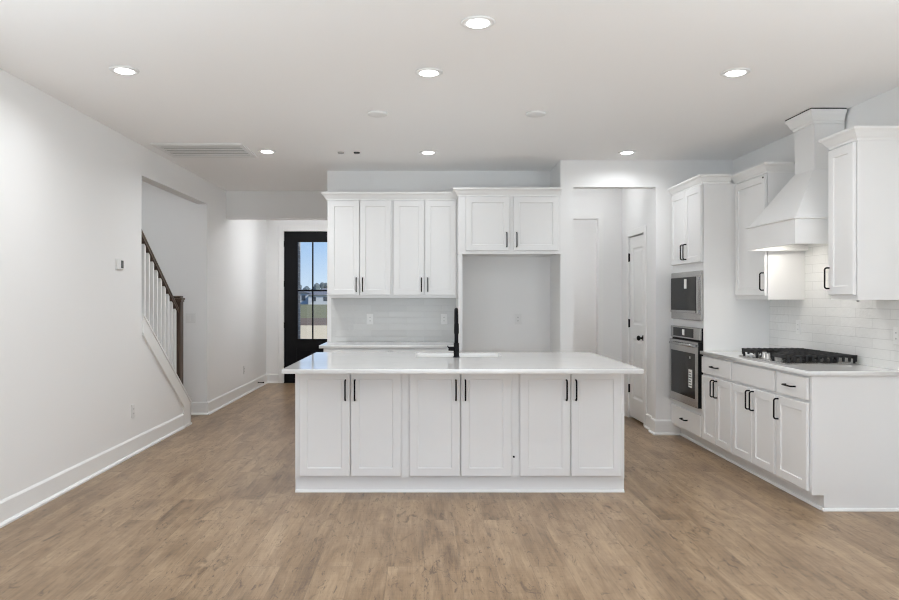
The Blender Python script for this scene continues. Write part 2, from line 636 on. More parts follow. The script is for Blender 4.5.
struct('wall_right', MB().poly([(XR, y, z) for y, z in
       ((YREAR - 0.12, 0), (GY0, 0), (GY0, GZ1), (GY1, GZ1), (GY1, 0), (YP, 0), (YP, CE), (YREAR - 0.12, CE))], (0.12, 0, 0)), M_WALL)
f = MB()
for (y0, y1, z0, z1) in ((GY0 - 0.08, GY0, 0, GZ1 + 0.08), (GY1, GY1 + 0.08, 0, GZ1 + 0.08), (GY0, GY1, GZ1, GZ1 + 0.08)):
    f.box(XR - 0.018, XR, y0, y1, z0, z1)
struct('window_4', f, M_TRIM)  # frame of the added patio opening, out of view
f = MB()
for (y0, y1, z0, z1) in ((LY0 - 0.08, LY0, LZ0 - 0.08, LZ1 + 0.08), (LY1, LY1 + 0.08, LZ0 - 0.08, LZ1 + 0.08), (LY0, LY1, LZ1, LZ1 + 0.08), (LY0, LY1, LZ0 - 0.08, LZ0)):
    f.box(XL, XL + 0.018, y0, y1, z0, z1)
struct('window_5', f, M_TRIM)  # frame of the added left opening, out of view
# rear wall with three added window openings for the fill lamps
rw = MB()
xs = [XL]
for wx, ww in WIN:
    xs += [wx - ww / 2, wx + ww / 2]
xs.append(XR)
for i in range(0, len(xs), 2):
    rw.box(xs[i], xs[i + 1], YREAR - 0.12, YREAR, 0, CE)
for wx, ww in WIN:
    rw.box(wx - ww / 2, wx + ww / 2, YREAR - 0.12, YREAR, 0, WZ0)
    rw.box(wx - ww / 2, wx + ww / 2, YREAR - 0.12, YREAR, WZ1, CE)
struct('wall_rear', rw, M_WALL)
for i, (wx, ww) in enumerate(WIN):
    f = MB()
    a, b = wx - ww / 2, wx + ww / 2
    for (x0, x1, z0, z1) in ((a - 0.08, a, WZ0 - 0.08, WZ1 + 0.08), (b, b + 0.08, WZ0 - 0.08, WZ1 + 0.08),
                             (a, b, WZ1, WZ1 + 0.08), (a, b, WZ0 - 0.08, WZ0)):
        f.box(x0, x1, YREAR, YREAR + 0.018, z0, z1)
    f.box(a, b, YREAR - 0.06, YREAR - 0.03, (WZ0 + WZ1) / 2 - 0.02, (WZ0 + WZ1) / 2 + 0.02)
    struct('window_%d' % (i + 1), f, M_TRIM)  # frames of the added, unseen rear openings

# baseboards: profile (out, up) with a little shoe at the floor
BB = [(0, 0), (0.030, 0), (0.030, 0.012), (0.020, 0.022), (0.014, 0.024), (0.014, 0.136), (0.006, 0.148), (0, 0.150)]
struct('baseboard_left', MB().sweep([(XL, YREAR), (XL, 7.575)], BB, 0), M_TRIM)
struct('baseboard_foyer', MB().sweep([(-3.70, OP1), (XL, OP1), (XL, YE), (DX0 - 0.09, YE)], BB, 0), M_TRIM)
struct('baseboard_entry', MB().sweep([(DX1 + 0.09, YE), (XF, YE), (XF, YK), (-1.0, YK)], BB, 0), M_TRIM)
struct('baseboard_alcove', MB().sweep([(0.385, YK), (XA, YK), (XA, YP), (HX0, YP), (HX0, 8.56)], BB, 0), M_TRIM)
struct('baseboard_pantry', MB().sweep([(2.352, PD0 - 0.075), (2.352, YP + 0.12), (HX1, YP + 0.12), (HX1, YP), (2.555, YP)], BB, 0), M_TRIM)
struct('baseboard_hall', MB().sweep([(FX1 + 0.06, 8.56), (2.352, 8.56), (2.352, PD1 + 0.075)], BB, 0), M_TRIM)
struct('baseboard_right', MB().sweep([(XR, 4.60), (XR, GY1 + 0.09)], BB, 0), M_TRIM)

# cased opening at the end of the little hall
f = MB()
f.box(FX1, FX1 + 0.06, 8.56 - 0.016, 8.559, 0, FZ + 0.07)
f.box(1.5, FX1, 8.56 - 0.016, 8.559, FZ, FZ + 0.07)
struct('trim_1', f, M_TRIM)

# sloped trim of the knee wall: cap, skirt band and end post
f = MB()
y0, y1 = OP0 + 0.004, 7.80
f.poly([(XL + 0.022, y, z) for y, z in ((y0, cap_z(y0)), (y1, cap_z(y1)), (y1, cap_z(y1) - 0.022), (y0, cap_z(y0) - 0.022))], (-0.165, 0, 0))
f.poly([(XL + 0.014, y, z) for y, z in ((y0, cap_z(y0) - 0.024), (7.80, cap_z(7.80) - 0.024), (7.80, 0.0), (7.58, 0.0),
        (7.58, cap_z(7.58) - 0.185), (y0, cap_z(y0) - 0.185))], (-0.0138, 0, 0))
f.poly([(XL + 0.020, y, z) for y, z in ((y0, cap_z(y0) - 0.180), (7.585, cap_z(7.585) - 0.180), (7.585, cap_z(7.585) - 0.198), (y0, cap_z(y0) - 0.198))], (-0.0198, 0, 0))
f.box(XL, XL + 0.024, 7.58, 7.81, 0, 0.02)
f.box(XL - 0.12, XL + 0.014, 7.79, 7.806, 0, cap_z(7.80) - 0.024)
struct('trim_2', f, M_TRIM)

# stair flight behind the knee wall
f = MB()
for k in range(7):
    yy = 7.66 - 0.257 * k
    f.box(-3.70, XL - 0.125, yy - 0.257, yy, 0.0, 0.19 * (k + 1))
    f.box(-3.70, XL - 0.125, yy - 0.257, yy + 0.025, 0.19 * (k + 1), 0.19 * (k + 1) + 0.025)
tag(f.build('staircase', M_WOOD), 'short flight of stairs climbing behind the sloped half wall', 'stairs', kind='structure')

# ------------------------------------------------------------------ stair railing
RX = -2.60
rail = thing('stair_railing', 'stair railing with dark handrail and white balusters on the sloped half wall', 'railing', (RX, 7.60, 0))
def rail_z(y):
    return 1.265 + (y - 7.563) * SL
f = MB()
ya, yb = OP0 + 0.03, 7.555
prof = [(-0.030, -0.066), (0.030, -0.066), (0.030, -0.052), (0.022, -0.042), (0.030, -0.022), (0.026, -0.004), (0.012, 0.0),
        (-0.012, 0.0), (-0.026, -0.004), (-0.030, -0.022), (-0.022, -0.042), (-0.030, -0.052)]
f.loft([[(u, y - 7.60, rail_z(y) + w) for u, w in prof] for y in (ya, yb)])
f.build('handrail', M_WOOD, rail)
for i in range(10):
    y = 6.57 + 0.1035 * i
    f = MB()
    hw = 0.016
    f.loft([[(sx * hw, y + sy * hw - 7.60, zf(y + sy * hw)) for sx, sy in ((-1, -1), (1, -1), (1, 1), (-1, 1))]
            for zf in (lambda q: cap_z(q) + 0.001, lambda q: rail_z(q) - 0.064)])
    f.build('baluster', M_TRIM, rail)
f = MB()
hw = 0.045
f.loft([[(sx * hw, sy * hw, cap_z(7.60 + sy * hw) + 0.001) for sx, sy in ((-1, -1), (1, -1), (1, 1), (-1, 1))],
        [(sx * hw, sy * hw, 1.345) for sx, sy in ((-1, -1), (1, -1), (1, 1), (-1, 1))]])
np_ = f.build('newel_post', M_WOOD, rail)
f = MB()
f.box(-0.052, 0.052, -0.052, 0.052, 1.325, 1.345)
f.box(-0.060, 0.060, -0.060, 0.060, 1.3455, 1.368, 0.004)
f.box(-0.046, 0.046, -0.046, 0.046, 1.3685, 1.390, 0.008)
f.build('cap', M_WOOD, np_)

# ------------------------------------------------------------------ doors
def hinge(parent, x, y, z, axis='x'):
    f = MB()
    f.lathe([(0.008, -0.048), (0.008, 0.048)], (x, y, z), 'z', 10)
    if axis == 'x':
        f.box(x - 0.014, x + 0.014, y + 0.004, y + 0.010, z - 0.045, z + 0.045)
    else:
        f.box(x + 0.004, x + 0.010, y - 0.014, y + 0.014, z - 0.045, z + 0.045)
    f.build('hinge', M_BLACK, parent)

# front door
d1 = thing('door_1', 'black front door with a tall glazed light at the end of the foyer', 'door', (0, YE, 0), kind='structure')
fw = DX1 - DX0
f = MB()
f.box(DX0 - 0.085, DX0, -0.018, -0.001, 0, DH + 0.085, 0.003)
f.box(DX1, DX1 + 0.085, -0.018, -0.001, 0, DH + 0.085, 0.003)
f.box(DX0, DX1, -0.018, -0.001, DH, DH + 0.085, 0.003)
f.build('casing', M_TRIM, d1)
gx0, gx1, gz0, gz1 = -2.053, -1.543, 0.693, 2.289
f = MB()
ds, de = 0.02, 0.065
f.box(DX0 + 0.002, gx0, ds, de, 0.012, DH - 0.003)
f.box(gx1, DX1 - 0.002, ds, de, 0.012, DH - 0.003)
f.box(gx0, gx1, ds, de, gz1, DH - 0.003)
f.box(gx0, gx1, ds, de, 0.012, 0.16)
f.box(gx0, gx1, ds, de, 0.57, gz0)
f.box(gx0, gx1, ds + 0.012, de, 0.16, 0.57)
f.box(gx0 + 0.05, gx1 - 0.05, ds + 0.004, de - 0.002, 0.21, 0.52, 0.004)
slab = f.build('slab', M_DOORBLK, d1)
f = MB()
mx_ = -1.798
f.box(mx_ - 0.010, mx_ + 0.010, ds + 0.004, de - 0.004, gz0, gz1)
f.box(gx0, gx1, ds + 0.0045, de - 0.0045, 1.478, 1.502)
for (a, b, c, d) in ((gx0, gx0 + 0.015, gz0, gz1), (gx1 - 0.015, gx1, gz0, gz1), (gx0, gx1, gz0, gz0 + 0.015), (gx0, gx1, gz1 - 0.015, gz1)):
    f.box(a, b, ds - 0.004, de + 0.004, c, d)
f.build('muntin', M_DOORBLK, d1)
MB().box(gx0 + 0.002, gx1 - 0.002, 0.040, 0.044, gz0 + 0.002, gz1 - 0.002).build('pane', M_GLASS, d1)
for z in (0.22, 0.93, 1.60, 2.24):
    hinge(d1, DX0 - 0.004, 0.004, z)
f = MB()
f.lathe([(0.030, 0.0195), (0.030, 0.010), (0.012, 0.006), (0.012, -0.035)], (DX1 - 0.07, 0, 0.95), 'y', 18)
f.tube([(DX1 - 0.07, -0.032, 0.95), (DX1 - 0.12, -0.034, 0.95), (DX1 - 0.19, -0.034, 0.947)], 0.009, 10)
f.build('door_handle', M_BLACK, d1)
MB().box(DX0, DX1, -0.01, 0.12, 0.0005, 0.012).build('threshold', M_BLACK, d1)

# pantry door (faces -x)
d2 = thing('door_2', 'white two panel interior door with black knob in the little hall', 'door', (2.352, 0, 0), kind='structure')
f = MB()
for (a, b, c, d) in ((PD0 - 0.07, PD0, 0, PDH + 0.07), (PD1, PD1 + 0.07, 0, PDH + 0.07), (PD0, PD1, PDH, PDH + 0.07)):
    f.box(-0.017, -0.0005, a, b, c, d, 0.003)
f.build('casing', M_TRIM, d2)
# slab built facing -y in its own frame and turned
w = PD1 - PD0
f = MB()
def ring(i, y, x0, x1, z0, z1):
    return [(x0 + i, y, z0 + i), (x1 - i, y, z0 + i), (x1 - i, y, z1 - i), (x0 + i, y, z1 - i)]
px0, px1 = 0.105, w - 0.105
zz = [0.022, 0.24, 0.92, 1.07, 1.93, PDH - 0.012]
f.box(0.004, px0, 0, 0.035, zz[0], zz[5])
f.box(px1, w - 0.004, 0, 0.035, zz[0], zz[5])
f.box(px0, px1, 0, 0.035, zz[0], zz[1])
f.box(px0, px1, 0, 0.035, zz[2], zz[3])
f.box(px0, px1, 0, 0.035, zz[4], zz[5])
for z0, z1 in ((zz[1], zz[2]), (zz[3], zz[4])):
    f.loft([ring(0, 0.0, px0, px1, z0, z1), ring(0.016, 0.013, px0, px1, z0, z1), ring(0.03, 0.013, px0, px1, z0, z1),
            ring(0.05, 0.003, px0, px1, z0, z1)], False)
    f.bm.verts.ensure_lookup_table()
    f.bm.faces.new(f.bm.verts[-4:])
slab2 = f.build('slab', M_TRIM, d2, (0.006, PD1, 0), -PI / 2)
for z in (0.337, 1.08, 1.83):
    hinge(d2, -0.006, PD1 - 0.002, z, 'y')
f = MB()
f.lathe([(0.030, 0.006), (0.030, -0.004), (0.011, -0.008), (0.011, -0.032), (0.026, -0.040), (0.028, -0.052), (0.018, -0.064), (0.004, -0.066)],
        (0, PD0 + 0.065, 0.937), 'x', 20)
f.build('door_knob', M_BLACK, d2)

# ------------------------------------------------------------------ cabinet makers
def add_pull(parent, x, y, z, length=0.14, vertical=True, r=0.0058):
    """bar pull with bent ends; (x, y, z) is its centre on the face, standing off towards -y"""
    hl = length / 2
    so_ = 0.032
    pts = []
    prof = [(-hl, 0.0), (-hl, -so_ + 0.012), (-hl + 0.004, -so_ + 0.004), (-hl + 0.012, -so_),
            (hl - 0.012, -so_), (hl - 0.004, -so_ + 0.004), (hl, -so_ + 0.012), (hl, 0.0)]
    for a, b in prof:
        pts.append((x, y + b, z + a) if vertical else (x + a, y + b, z))
    return MB().tube(pts, r, 8).build('handle', M_BLACK, parent)

CROWN = [(0, -0.080), (0.010, -0.080), (0.012, -0.066), (0.022, -0.058), (0.040, -0.030), (0.052, -0.020), (0.056, -0.016), (0.056, 0.0), (0, 0.0)]

def cabinet(name, label, cat, loc, rot, w, d, z0, z1, doors=(), drawers=(), toe=0.0, crown=None, group=None, toe_close=False):
    t = thing(name, label, cat, (loc[0], loc[1], 0), rot, group)
    f = MB()
    if toe:
        f.box(0, w, 0, d, z0 + toe, z1)
        f.box(0, w, 0.076, d, z0, z0 + toe)
    else:
        f.box(0, w, 0, d, z0, z1)
    f.build('body', M_CAB, t)
    for (a, b, c, e, hx, hz) in doors:
        o = MB().shaker(a, b, c, e).build('door', M_CAB, t, (0, -0.004, 0))
        if hx is not None:
            add_pull(o, hx, -0.0195, hz)
    for (a, b, c, e, hx) in drawers:
        f = MB()
        f.box(a, b, -0.020, 0, c, e, 0.003)
        o = f.build('drawer', M_CAB, t, (0, -0.004, 0))
        if hx:
            add_pull(o, (a + b) / 2, -0.020, (c + e) / 2, 0.125, False)
    if crown:
        path = []
        if crown[0] is not None: path.append((0, crown[0]))
        path += [(0, 0), (w, 0)]
        if crown[1] is not None: path.append((w, crown[1]))
        MB().sweep(path, CROWN, crown[2]).build('crown_molding', M_TRIM, t)
    return t

def bumper(parent, x, y, z):
    MB().lathe([(0.007, 0.0), (0.007, -0.005), (0.003, -0.007)], (x, y, z), 'y', 10).build('door_bumper', M_BLACK, parent)

# ------------------------------------------------------------------ kitchen island
IY0, IY1 = 5.06, 6.20
IX0, IX1 = -0.905, 1.410
CT = 0.897                    # worktop height
CU = CT - 0.030
ig = 'island cabinets facing the room'
ilab = ['white two door island cabinet at the stair side of the island',
        'white two door island cabinet in the middle, below the black faucet',
        'white two door island cabinet at the oven side of the island']
for i in range(3):
    x0 = -0.893 + 0.772 * i
    w = 0.7718 if i < 2 else 0.745
    a, b, c, e = 0.020, 0.374, 0.380, 0.733
    zb, zt = 0.117, 0.852
    t = cabinet('island_cabinet', ilab[i], 'cabinet', (x0, IY0), 0, w, IY1 - IY0, 0.097, CU - 0.001,
                [(a, b, zb, zt, b - 0.030, 0.722), (c, e, zb, zt, c + 0.030, 0.722)], group=ig)
    if i == 1:
        bumper(t, 0.752, -0.001, 0.25)
    MB().box(0, w, 0.012, IY1 - IY0 - 0.02, 0.0, 0.0965).build('plinth', M_CAB, t)
    path = [(0, 0.012), (w, 0.012)]
    if i == 0:
        MB().poly([(-0.012, y, z) for y, z in ((0.002, 0.097), (0.010, 0.097), (0.010, 0), (IY1 - IY0, 0), (IY1 - IY0, CU - 0.001), (0.002, CU - 0.001))], (0.0117, 0, 0)).build('end_panel', M_CAB, t)
        path = [(-0.0115, 0.012)] + path[1:]
    if i == 2:
        MB().poly([(w + 0.0003, y, z) for y, z in ((0.002, 0.097), (0.010, 0.097), (0.010, 0), (IY1 - IY0, 0), (IY1 - IY0, CU - 0.001), (0.002, CU - 0.001))], (0.0117, 0, 0)).build('end_panel', M_CAB, t)
        path = path[:1] + [(w + 0.0115, 0.012)]
    MB().sweep(path, [(0, 0), (0.017, 0), (0.017, 0.006), (0.010, 0.016), (0, 0.018)], 0).build('shoe_molding', M_TRIM, t)
def slab_with_hole(name, outer, inner, z0, z1, mat, bev=0.002):
    cu = bpy.data.curves.new(name, 'CURVE')
    cu.dimensions = '2D'
    cu.fill_mode = 'BOTH'
    cu.extrude = (z1 - z0) / 2 - bev
    cu.bevel_depth = bev
    cu.bevel_resolution = 1
    cu.offset = -bev
    for pts in (outer, inner):
        if not pts: continue
        s = cu.splines.new('POLY')
        s.points.add(len(pts) - 1)
        for p, q in zip(s.points, pts):
            p.co = (q[0], q[1], 0, 1)
        s.use_cyclic_u = True
    tmp = bpy.data.objects.new(name, cu)
    COL.objects.link(tmp)
    dg = bpy.context.evaluated_depsgraph_get()
    me = bpy.data.meshes.new_from_object(tmp.evaluated_get(dg))
    bpy.data.objects.remove(tmp)
    me.transform(Matrix.Translation((0, 0, (z0 + z1) / 2)))
    me.materials.clear()
    me.materials.append(mat)
    o = bpy.data.objects.new(name, me)
    COL.objects.link(o)
    return o

def rrect(x0, x1, y0, y1, r, n=6, rev=False):
    p = []
    for cx, cy_, a0 in ((x1 - r, y0 + r, -90), (x1 - r, y1 - r, 0), (x0 + r, y1 - r, 90), (x0 + r, y0 + r, 180)):
        for k in range(n + 1):
            a = math.radians(a0 + 90 * k / n)
            p.append((cx + r * math.cos(a), cy_ + r * math.sin(a)))
    return list(reversed(p)) if rev else p

SX0, SX1, SY0, SY1 = -0.065, 0.625, 5.735, 6.10
ct = slab_with_hole('island_countertop', [(-0.935, 4.73), (1.444, 4.73), (1.444, 6.235), (-0.935, 6.235)],
                    rrect(SX0, SX1, SY0, SY1, 0.03, rev=True), CU, CT, M_QUARTZ)
tag(ct, 'white quartz worktop on the kitchen island with a sink cut into it', 'countertop')

# sink bowl
sk = thing('kitchen_sink', 'stainless sink sunk in the island worktop behind the faucet', 'sink', ((SX0 + SX1) / 2, (SY0 + SY1) / 2, 0))
hx, hy = (SX1 - SX0) / 2, (SY1 - SY0) / 2
f = MB()
def rr3(gx, gy, r, z):
    return [(p[0], p[1], z) for p in rrect(-gx, gx, -gy, gy, r)]
f.loft([rr3(hx + 0.02, hy + 0.02, 0.05, CU - 0.002), rr3(hx - 0.001, hy - 0.001, 0.035, CU - 0.002), rr3(hx - 0.006, hy - 0.006, 0.035, CU - 0.20),
        rr3(hx - 0.03, hy - 0.03, 0.03, CU - 0.222)], False, True)
f.bm.faces.new([f.bm.verts[i] for i in range(0)] ) if False else None
bm = f.bm
bm.verts.ensure_lookup_table()
n_ = len(rrect(-1, 1, -1, 1, 0.1))
bm.faces.new(bm.verts[-n_:])
f.build('bowl', M_SINK, sk)
MB().lathe([(0.045, CU - 0.2215), (0.045, CU - 0.219), (0.02, CU - 0.2195)], (0, 0, 0), 'z', 20).build('drain', M_STEEL, sk)

# faucet
fa = thing('faucet', 'tall matte black pull-down faucet on the island worktop', 'faucet', (0.256, 5.69, CT))
f = MB()
f.lathe([(0.026, 0.0005), (0.026, 0.006), (0.0215, 0.008), (0.0215, 0.112), (0.017, 0.115)], (0, 0, 0), 'z', 24)
f.build('base', M_BLACK, fa)
f = MB()
pts = [(0, 0, 0.113), (0.0, 0, 0.18), (0.0, 0, 0.28)]
for k in range(1, 11):
    a = PI * k / 10
    rr_ = 0.095
    pts.append((0.006 * (1 - math.cos(a)) * 0.5, rr_ - rr_ * math.cos(a), 0.28 + rr_ * math.sin(a)))
f.tube(pts, 0.0155, 14)
f.build('spout', M_BLACK, fa)
f = MB()
f.tube([(0.008, 0.19, 0.281), (0.008, 0.19, 0.262), (0.009, 0.19, 0.255), (0.009, 0.19, 0.185), (0.009, 0.19, 0.175)], [0.0165, 0.0165, 0.019, 0.020, 0.017], 16)
f.build('spray_head', M_BLACK, fa)
f = MB()
f.tube([(-0.018, 0, 0.068), (-0.048, 0, 0.068)], 0.0175, 16)
f.tube([(-0.048, 0, 0.068), (-0.062, 0, 0.069)], [0.0175, 0.016], 16)
f.tube([(-0.056, -0.004, 0.072), (-0.066, -0.006, 0.082), (-0.069, -0.006, 0.093)], 0.005, 8)
f.build('handle', M_BLACK, fa)

# ------------------------------------------------------------------ back wall kitchen run
YU = YK - 0.33                # front of the uppers
BCR = 2.458
def two_doors(w, z0, z1, hz, m=0.014, g=0.006):
    mid = w / 2
    return [(m, mid - g / 2, z0, z1, mid - g / 2 - 0.030, hz), (mid + g / 2, w - m, z0, z1, mid + g / 2 + 0.030, hz)]
x0 = -1.000
uw = 0.671
cabinet('upper_cabinet', 'white two door wall cabinet above the back counter, beside the foyer', 'cabinet', (x0, YU), 0, uw - 0.001, 0.328, 1.370, 2.385,
        two_doors(uw, 1.398, 2.372, 1.505), crown=(0.328, None, BCR), group='white wall cabinets over the back counter')
cabinet('upper_cabinet', 'white two door wall cabinet above the back counter, beside the fridge alcove', 'cabinet', (x0 + uw, YU), 0, uw - 0.001, 0.328, 1.370, 2.385,
        two_doors(uw, 1.398, 2.372, 1.505), crown=(None, None, BCR), group='white wall cabinets over the back counter')
# fridge enclosure
YFr = YK - 0.61
fwid = 1.018
t = cabinet('fridge_cabinet', 'white two door cabinet bridging the empty fridge alcove', 'cabinet', (0.343, YFr), 0, fwid, 0.608, 1.815, 2.385,
        [(0.072, 0.507, 1.838, 2.372, 0.477, 1.945), (0.546, 0.993, 1.838, 2.372, 0.576, 1.945)], crown=(0.222, None, BCR + 0.002))
MB().box(0.0, fwid, -0.012, 0.02, 1.806, 1.8145).build('bottom_rail', M_TRIM, t)
MB().box(0.0005, 0.039, 0, 0.609, 0.0, 1.8055, 0.0015).build('side_panel', M_CAB, t)

# base run below
for i, lab in enumerate(('white base cabinet under the back counter, beside the foyer', 'white base cabinet under the back counter, beside the fridge panel')):
    w = 0.671
    cabinet('base_cabinet', lab, 'cabinet', (-1.0 + w * i, YK - 0.612), 0, w - 0.001, 0.61, 0.0, CU - 0.001,
            [(a, b, 0.12, 0.685, h_, z_) for (a, b, _, _, h_, z_) in two_doors(w, 0, 0, 0.60)], [(0.014, w - 0.014, 0.705, 0.85, True)], toe=0.10, group='base cabinets along the back wall')
tag(slab_with_hole('back_countertop', [(-1.042, 7.14), (0.342, 7.14), (0.342, YK - 0.001), (-1.042, YK - 0.001)], None, CU, CT, M_QUARTZ),
    'narrow white quartz worktop along the back wall behind the island', 'countertop')
tag(MB().box(-1.0, 0.342, YK - 0.010, YK - 0.0005, CT + 0.001, 1.3695).build('backsplash', M_TILE_B),
    'glossy pale grey tile backsplash under the back wall cabinets', 'backsplash')

# ------------------------------------------------------------------ right wall run (local x runs towards the camera)
RFX = 2.490                   # face of the frames
RR = -PI / 2
RD = XR - RFX - 0.001
YT = 6.41                     # near side of the oven tower
TW = YP - YT - 0.001
t = cabinet('oven_cabinet', 'tall white cabinet holding the wall oven and microwave', 'cabinet', (RFX, YP - 0.001), RR, TW, RD, 0.0, 2.385,
            [(0.016, TW / 2 - 0.003, 1.690, 2.376, TW / 2 - 0.034, 1.800), (TW / 2 + 0.003, TW - 0.012, 1.690, 2.376, TW / 2 + 0.034, 1.800)],
            [(0.016, TW - 0.012, 0.125, 0.315, True)], toe=0.10, crown=(None, 0.232, 2.462))
MB().sweep([(0, 0.076), (TW, 0.076)], [(0, 0), (0.016, 0), (0.016, 0.006), (0.010, 0.016), (0, 0.018)], 0).build('shoe_molding', M_TRIM, t)

# microwave
MWZ0, MWZ1 = 1.163, 1.612
mw = thing('microwave_oven', 'built-in stainless microwave above the wall oven', 'microwave', (RFX, YP - 0.001, 0), RR)
a, b = 0.018, TW - 0.010
f = MB()
f.box(a, b, -0.024, -0.001, MWZ0, MWZ1, 0.003)
f.build('trim_frame', M_STEEL, mw)
f = MB()
f.box(a + 0.02, b - 0.085, -0.034, -0.0245, MWZ0 + 0.065, MWZ1 - 0.050, 0.003)
md = f.build('door', M_DGLASS, mw)
MB().box(a + 0.02, b - 0.085, -0.038, -0.0345, MWZ0 + 0.066, MWZ0 + 0.088, 0.001).build('door_rail', M_STEEL, md)
f = MB()
f.box(b - 0.050, b - 0.018, -0.046, -0.036, MWZ0 + 0.05, MWZ1 - 0.04, 0.004)
for zc in (MWZ0 + 0.08, MWZ1 - 0.07):
    f.box(b - 0.042, b - 0.026, -0.036, -0.0245, zc - 0.012, zc + 0.012)
f.build('handle', M_STEEL, mw)
MB().box(0.40, 0.465, -0.0352, -0.0345, 1.455, 1.545).build('sticker', M_PAPER, md)

# wall oven
ov = thing('wall_oven', 'built-in stainless wall oven with a black glass door', 'oven', (RFX, YP - 0.001, 0), RR)
OZ0, OZ1 = 0.375, 1.095
MB().box(a, b, -0.012, -0.001, OZ0, OZ1).build('chassis', M_BLACK, ov)
f = MB()
f.box(a, b, -0.030, -0.0125, 0.985, OZ1, 0.003)
cp = f.build('control_panel', M_STEEL, ov)
MB().box(a + 0.08, b - 0.16, -0.032, -0.0305, 1.000, 1.082).build('display', M_DGLASS, cp)
MB().box(0.345, 0.405, -0.0335, -0.0325, 1.015, 1.07).build('sticker', M_PAPER, cp)
dz0, dz1 = OZ0 + 0.004, 0.968
a0, a = a, a + 0.028
wx0, wx1, wz0, wz1 = a + 0.045, b - 0.062, dz0 + 0.075, dz1 - 0.105
od = MB().box(a, b, -0.046, -0.0125, dz0, dz1).build('door', M_BLACK, ov)
f = MB()
outl = [(a, dz0), (b, dz0), (b, dz1), (a, dz1)]
for (p, q, r_, s_) in ((a, wx0, dz0, dz1), (wx1, b, dz0, dz1), (wx0, wx1, dz0, wz0), (wx0, wx1, wz1, dz1)):
    f.box(p, q, -0.050, -0.0461, r_, s_)
f.build('door_face', M_STEEL, od)
MB().box(wx0 - 0.0, wx1 + 0.0, -0.0485, -0.0462, wz0 - 0.0, wz1 + 0.0).build('window', M_DGLASS, od)
f = MB()
f.tube([(a + 0.075, -0.070, dz1 - 0.035), (b - 0.04, -0.070, dz1 - 0.035)], 0.013, 12)
for xx in (a + 0.09, b - 0.06):
    f.box(xx - 0.009, xx + 0.009, -0.070, -0.0502, dz1 - 0.043, dz1 - 0.027)
f.build('handle', M_STEEL, ov)
stk = MB().box(0.555, 0.645, -0.0495, -0.0486, 0.545, 0.71).build('sticker', M_PAPER, od)
for k in range(6):
    MB().box(0.563, 0.637 - 0.012 * (k % 3), -0.0503, -0.0497, 0.560 + 0.024 * k, 0.570 + 0.024 * k).build('print', M_INK, stk)
MB().box(0.575, 0.60, -0.0495, -0.0486, 0.81, 0.83).build('sticker', M_PAPER, od)

# base cabinets with the cooktop
def base_right(name, lab, yfar, w, doors, drawer, last=False):
    t = cabinet(name, lab, 'cabinet', (RFX, yfar), RR, w - 0.001, RD, 0.0, CU - 0.001, doors, drawer, toe=0.10, group='base cabinets along the cooktop wall')
    MB().sweep([(0, 0.076), (w - 0.001, 0.076)], [(0, 0), (0.016, 0), (0.016, 0.006), (0.010, 0.016), (0, 0.018)], 0).build('shoe_molding', M_TRIM, t)
    return t
DZ0, DZ1, HZ = 0.122, 0.686, 0.595
w = 0.634
base_right('base_cabinet', 'white base cabinet with one drawer and two doors beside the oven tower', YT - 0.0005, w,
           two_doors(w, DZ0, DZ1, HZ, 0.012), [(0.012, w - 0.016, 0.706, 0.850, True)])
w = 0.712
t = base_right('base_cabinet', 'white base cabinet with two doors under the gas cooktop', 5.776, w,
           two_doors(w, DZ0, DZ1, HZ, 0.012), [(0.012, w - 0.014, 0.706, 0.850, False)])
bumper(t, 0.004, -0.001, 0.16)
w = 0.434
t = base_right('base_cabinet', 'narrow white base cabinet with one door at the end of the cooktop run', 5.064, w,
           [(0.022, w - 0.014, DZ0, DZ1, 0.052, HZ)], [(0.022, w - 0.014, 0.706, 0.850, True)])
bumper(t, 0.009, -0.001, 0.79)
f = MB()
f.poly([(0, y, z) for y, z in ((0, 0.10), (0.076, 0.10), (0.076, 0), (RD, 0), (RD, CU - 0.001), (0, CU - 0.001))], (0.012, 0, 0))
ep = f.build('end_panel', M_CAB, t, (w, 0, 0))
f = MB()
f.sweep([(0.012, 0.062), (0.012, RD)], [(0, 0), (0.016, 0), (0.016, 0.006), (0.010, 0.016), (0, 0.018)], 0)
f.build('shoe_molding', M_TRIM, ep)

tag(slab_with_hole('cooktop_countertop', [(2.456, 4.598), (XR - 0.001, 4.598), (XR - 0.001, YT - 0.001), (2.456, YT - 0.001)], None, CU, CT, M_QUARTZ),
    'white quartz worktop along the right wall under the cooktop', 'countertop')
tag(MB().poly([(XR - 0.010, y, z) for y, z in ((4.615, CT + 0.001), (YT - 0.001, CT + 0.001), (YT - 0.001, 1.352), (5.816, 1.352), (5.816, 1.795), (4.919, 1.795), (4.919, 1.352), (4.615, 1.352))], (0.0095, 0, 0)).build('backsplash', M_TILE_R),
    'white tile backsplash behind the gas cooktop and hood', 'backsplash')

# wall cabinets
UFX = 2.780
UD = XR - UFX - 0.001
t = cabinet('upper_cabinet', 'white wall cabinet between the oven tower and the range hood', 'cabinet', (UFX, YT - 0.0015), RR, 0.590, UD, 1.353, 2.385,
            [(0.030, 0.582, 1.386, 2.366, 0.566, 1.500)], crown=(None, UD, 2.457), group='wall cabinets beside the range hood')
bumper(t, 0.560, -0.0245, 2.345)
t = cabinet('upper_cabinet', 'white wall cabinet hanging at the near side of the range hood', 'cabinet', (UFX, 4.917), RR, 0.302, UD, 1.353, 2.385,
        [(0.006, 0.290, 1.386, 2.366, 0.020, 1.500)], crown=(UD, UD, 2.457), group='wall cabinets beside the range hood')

MB().lathe([(0.008, 1.340), (0.009, 1.344), (0.009, 1.3525)], (0.285, 0.012, 0), 'z', 14).build('clip', M_GREY, t)

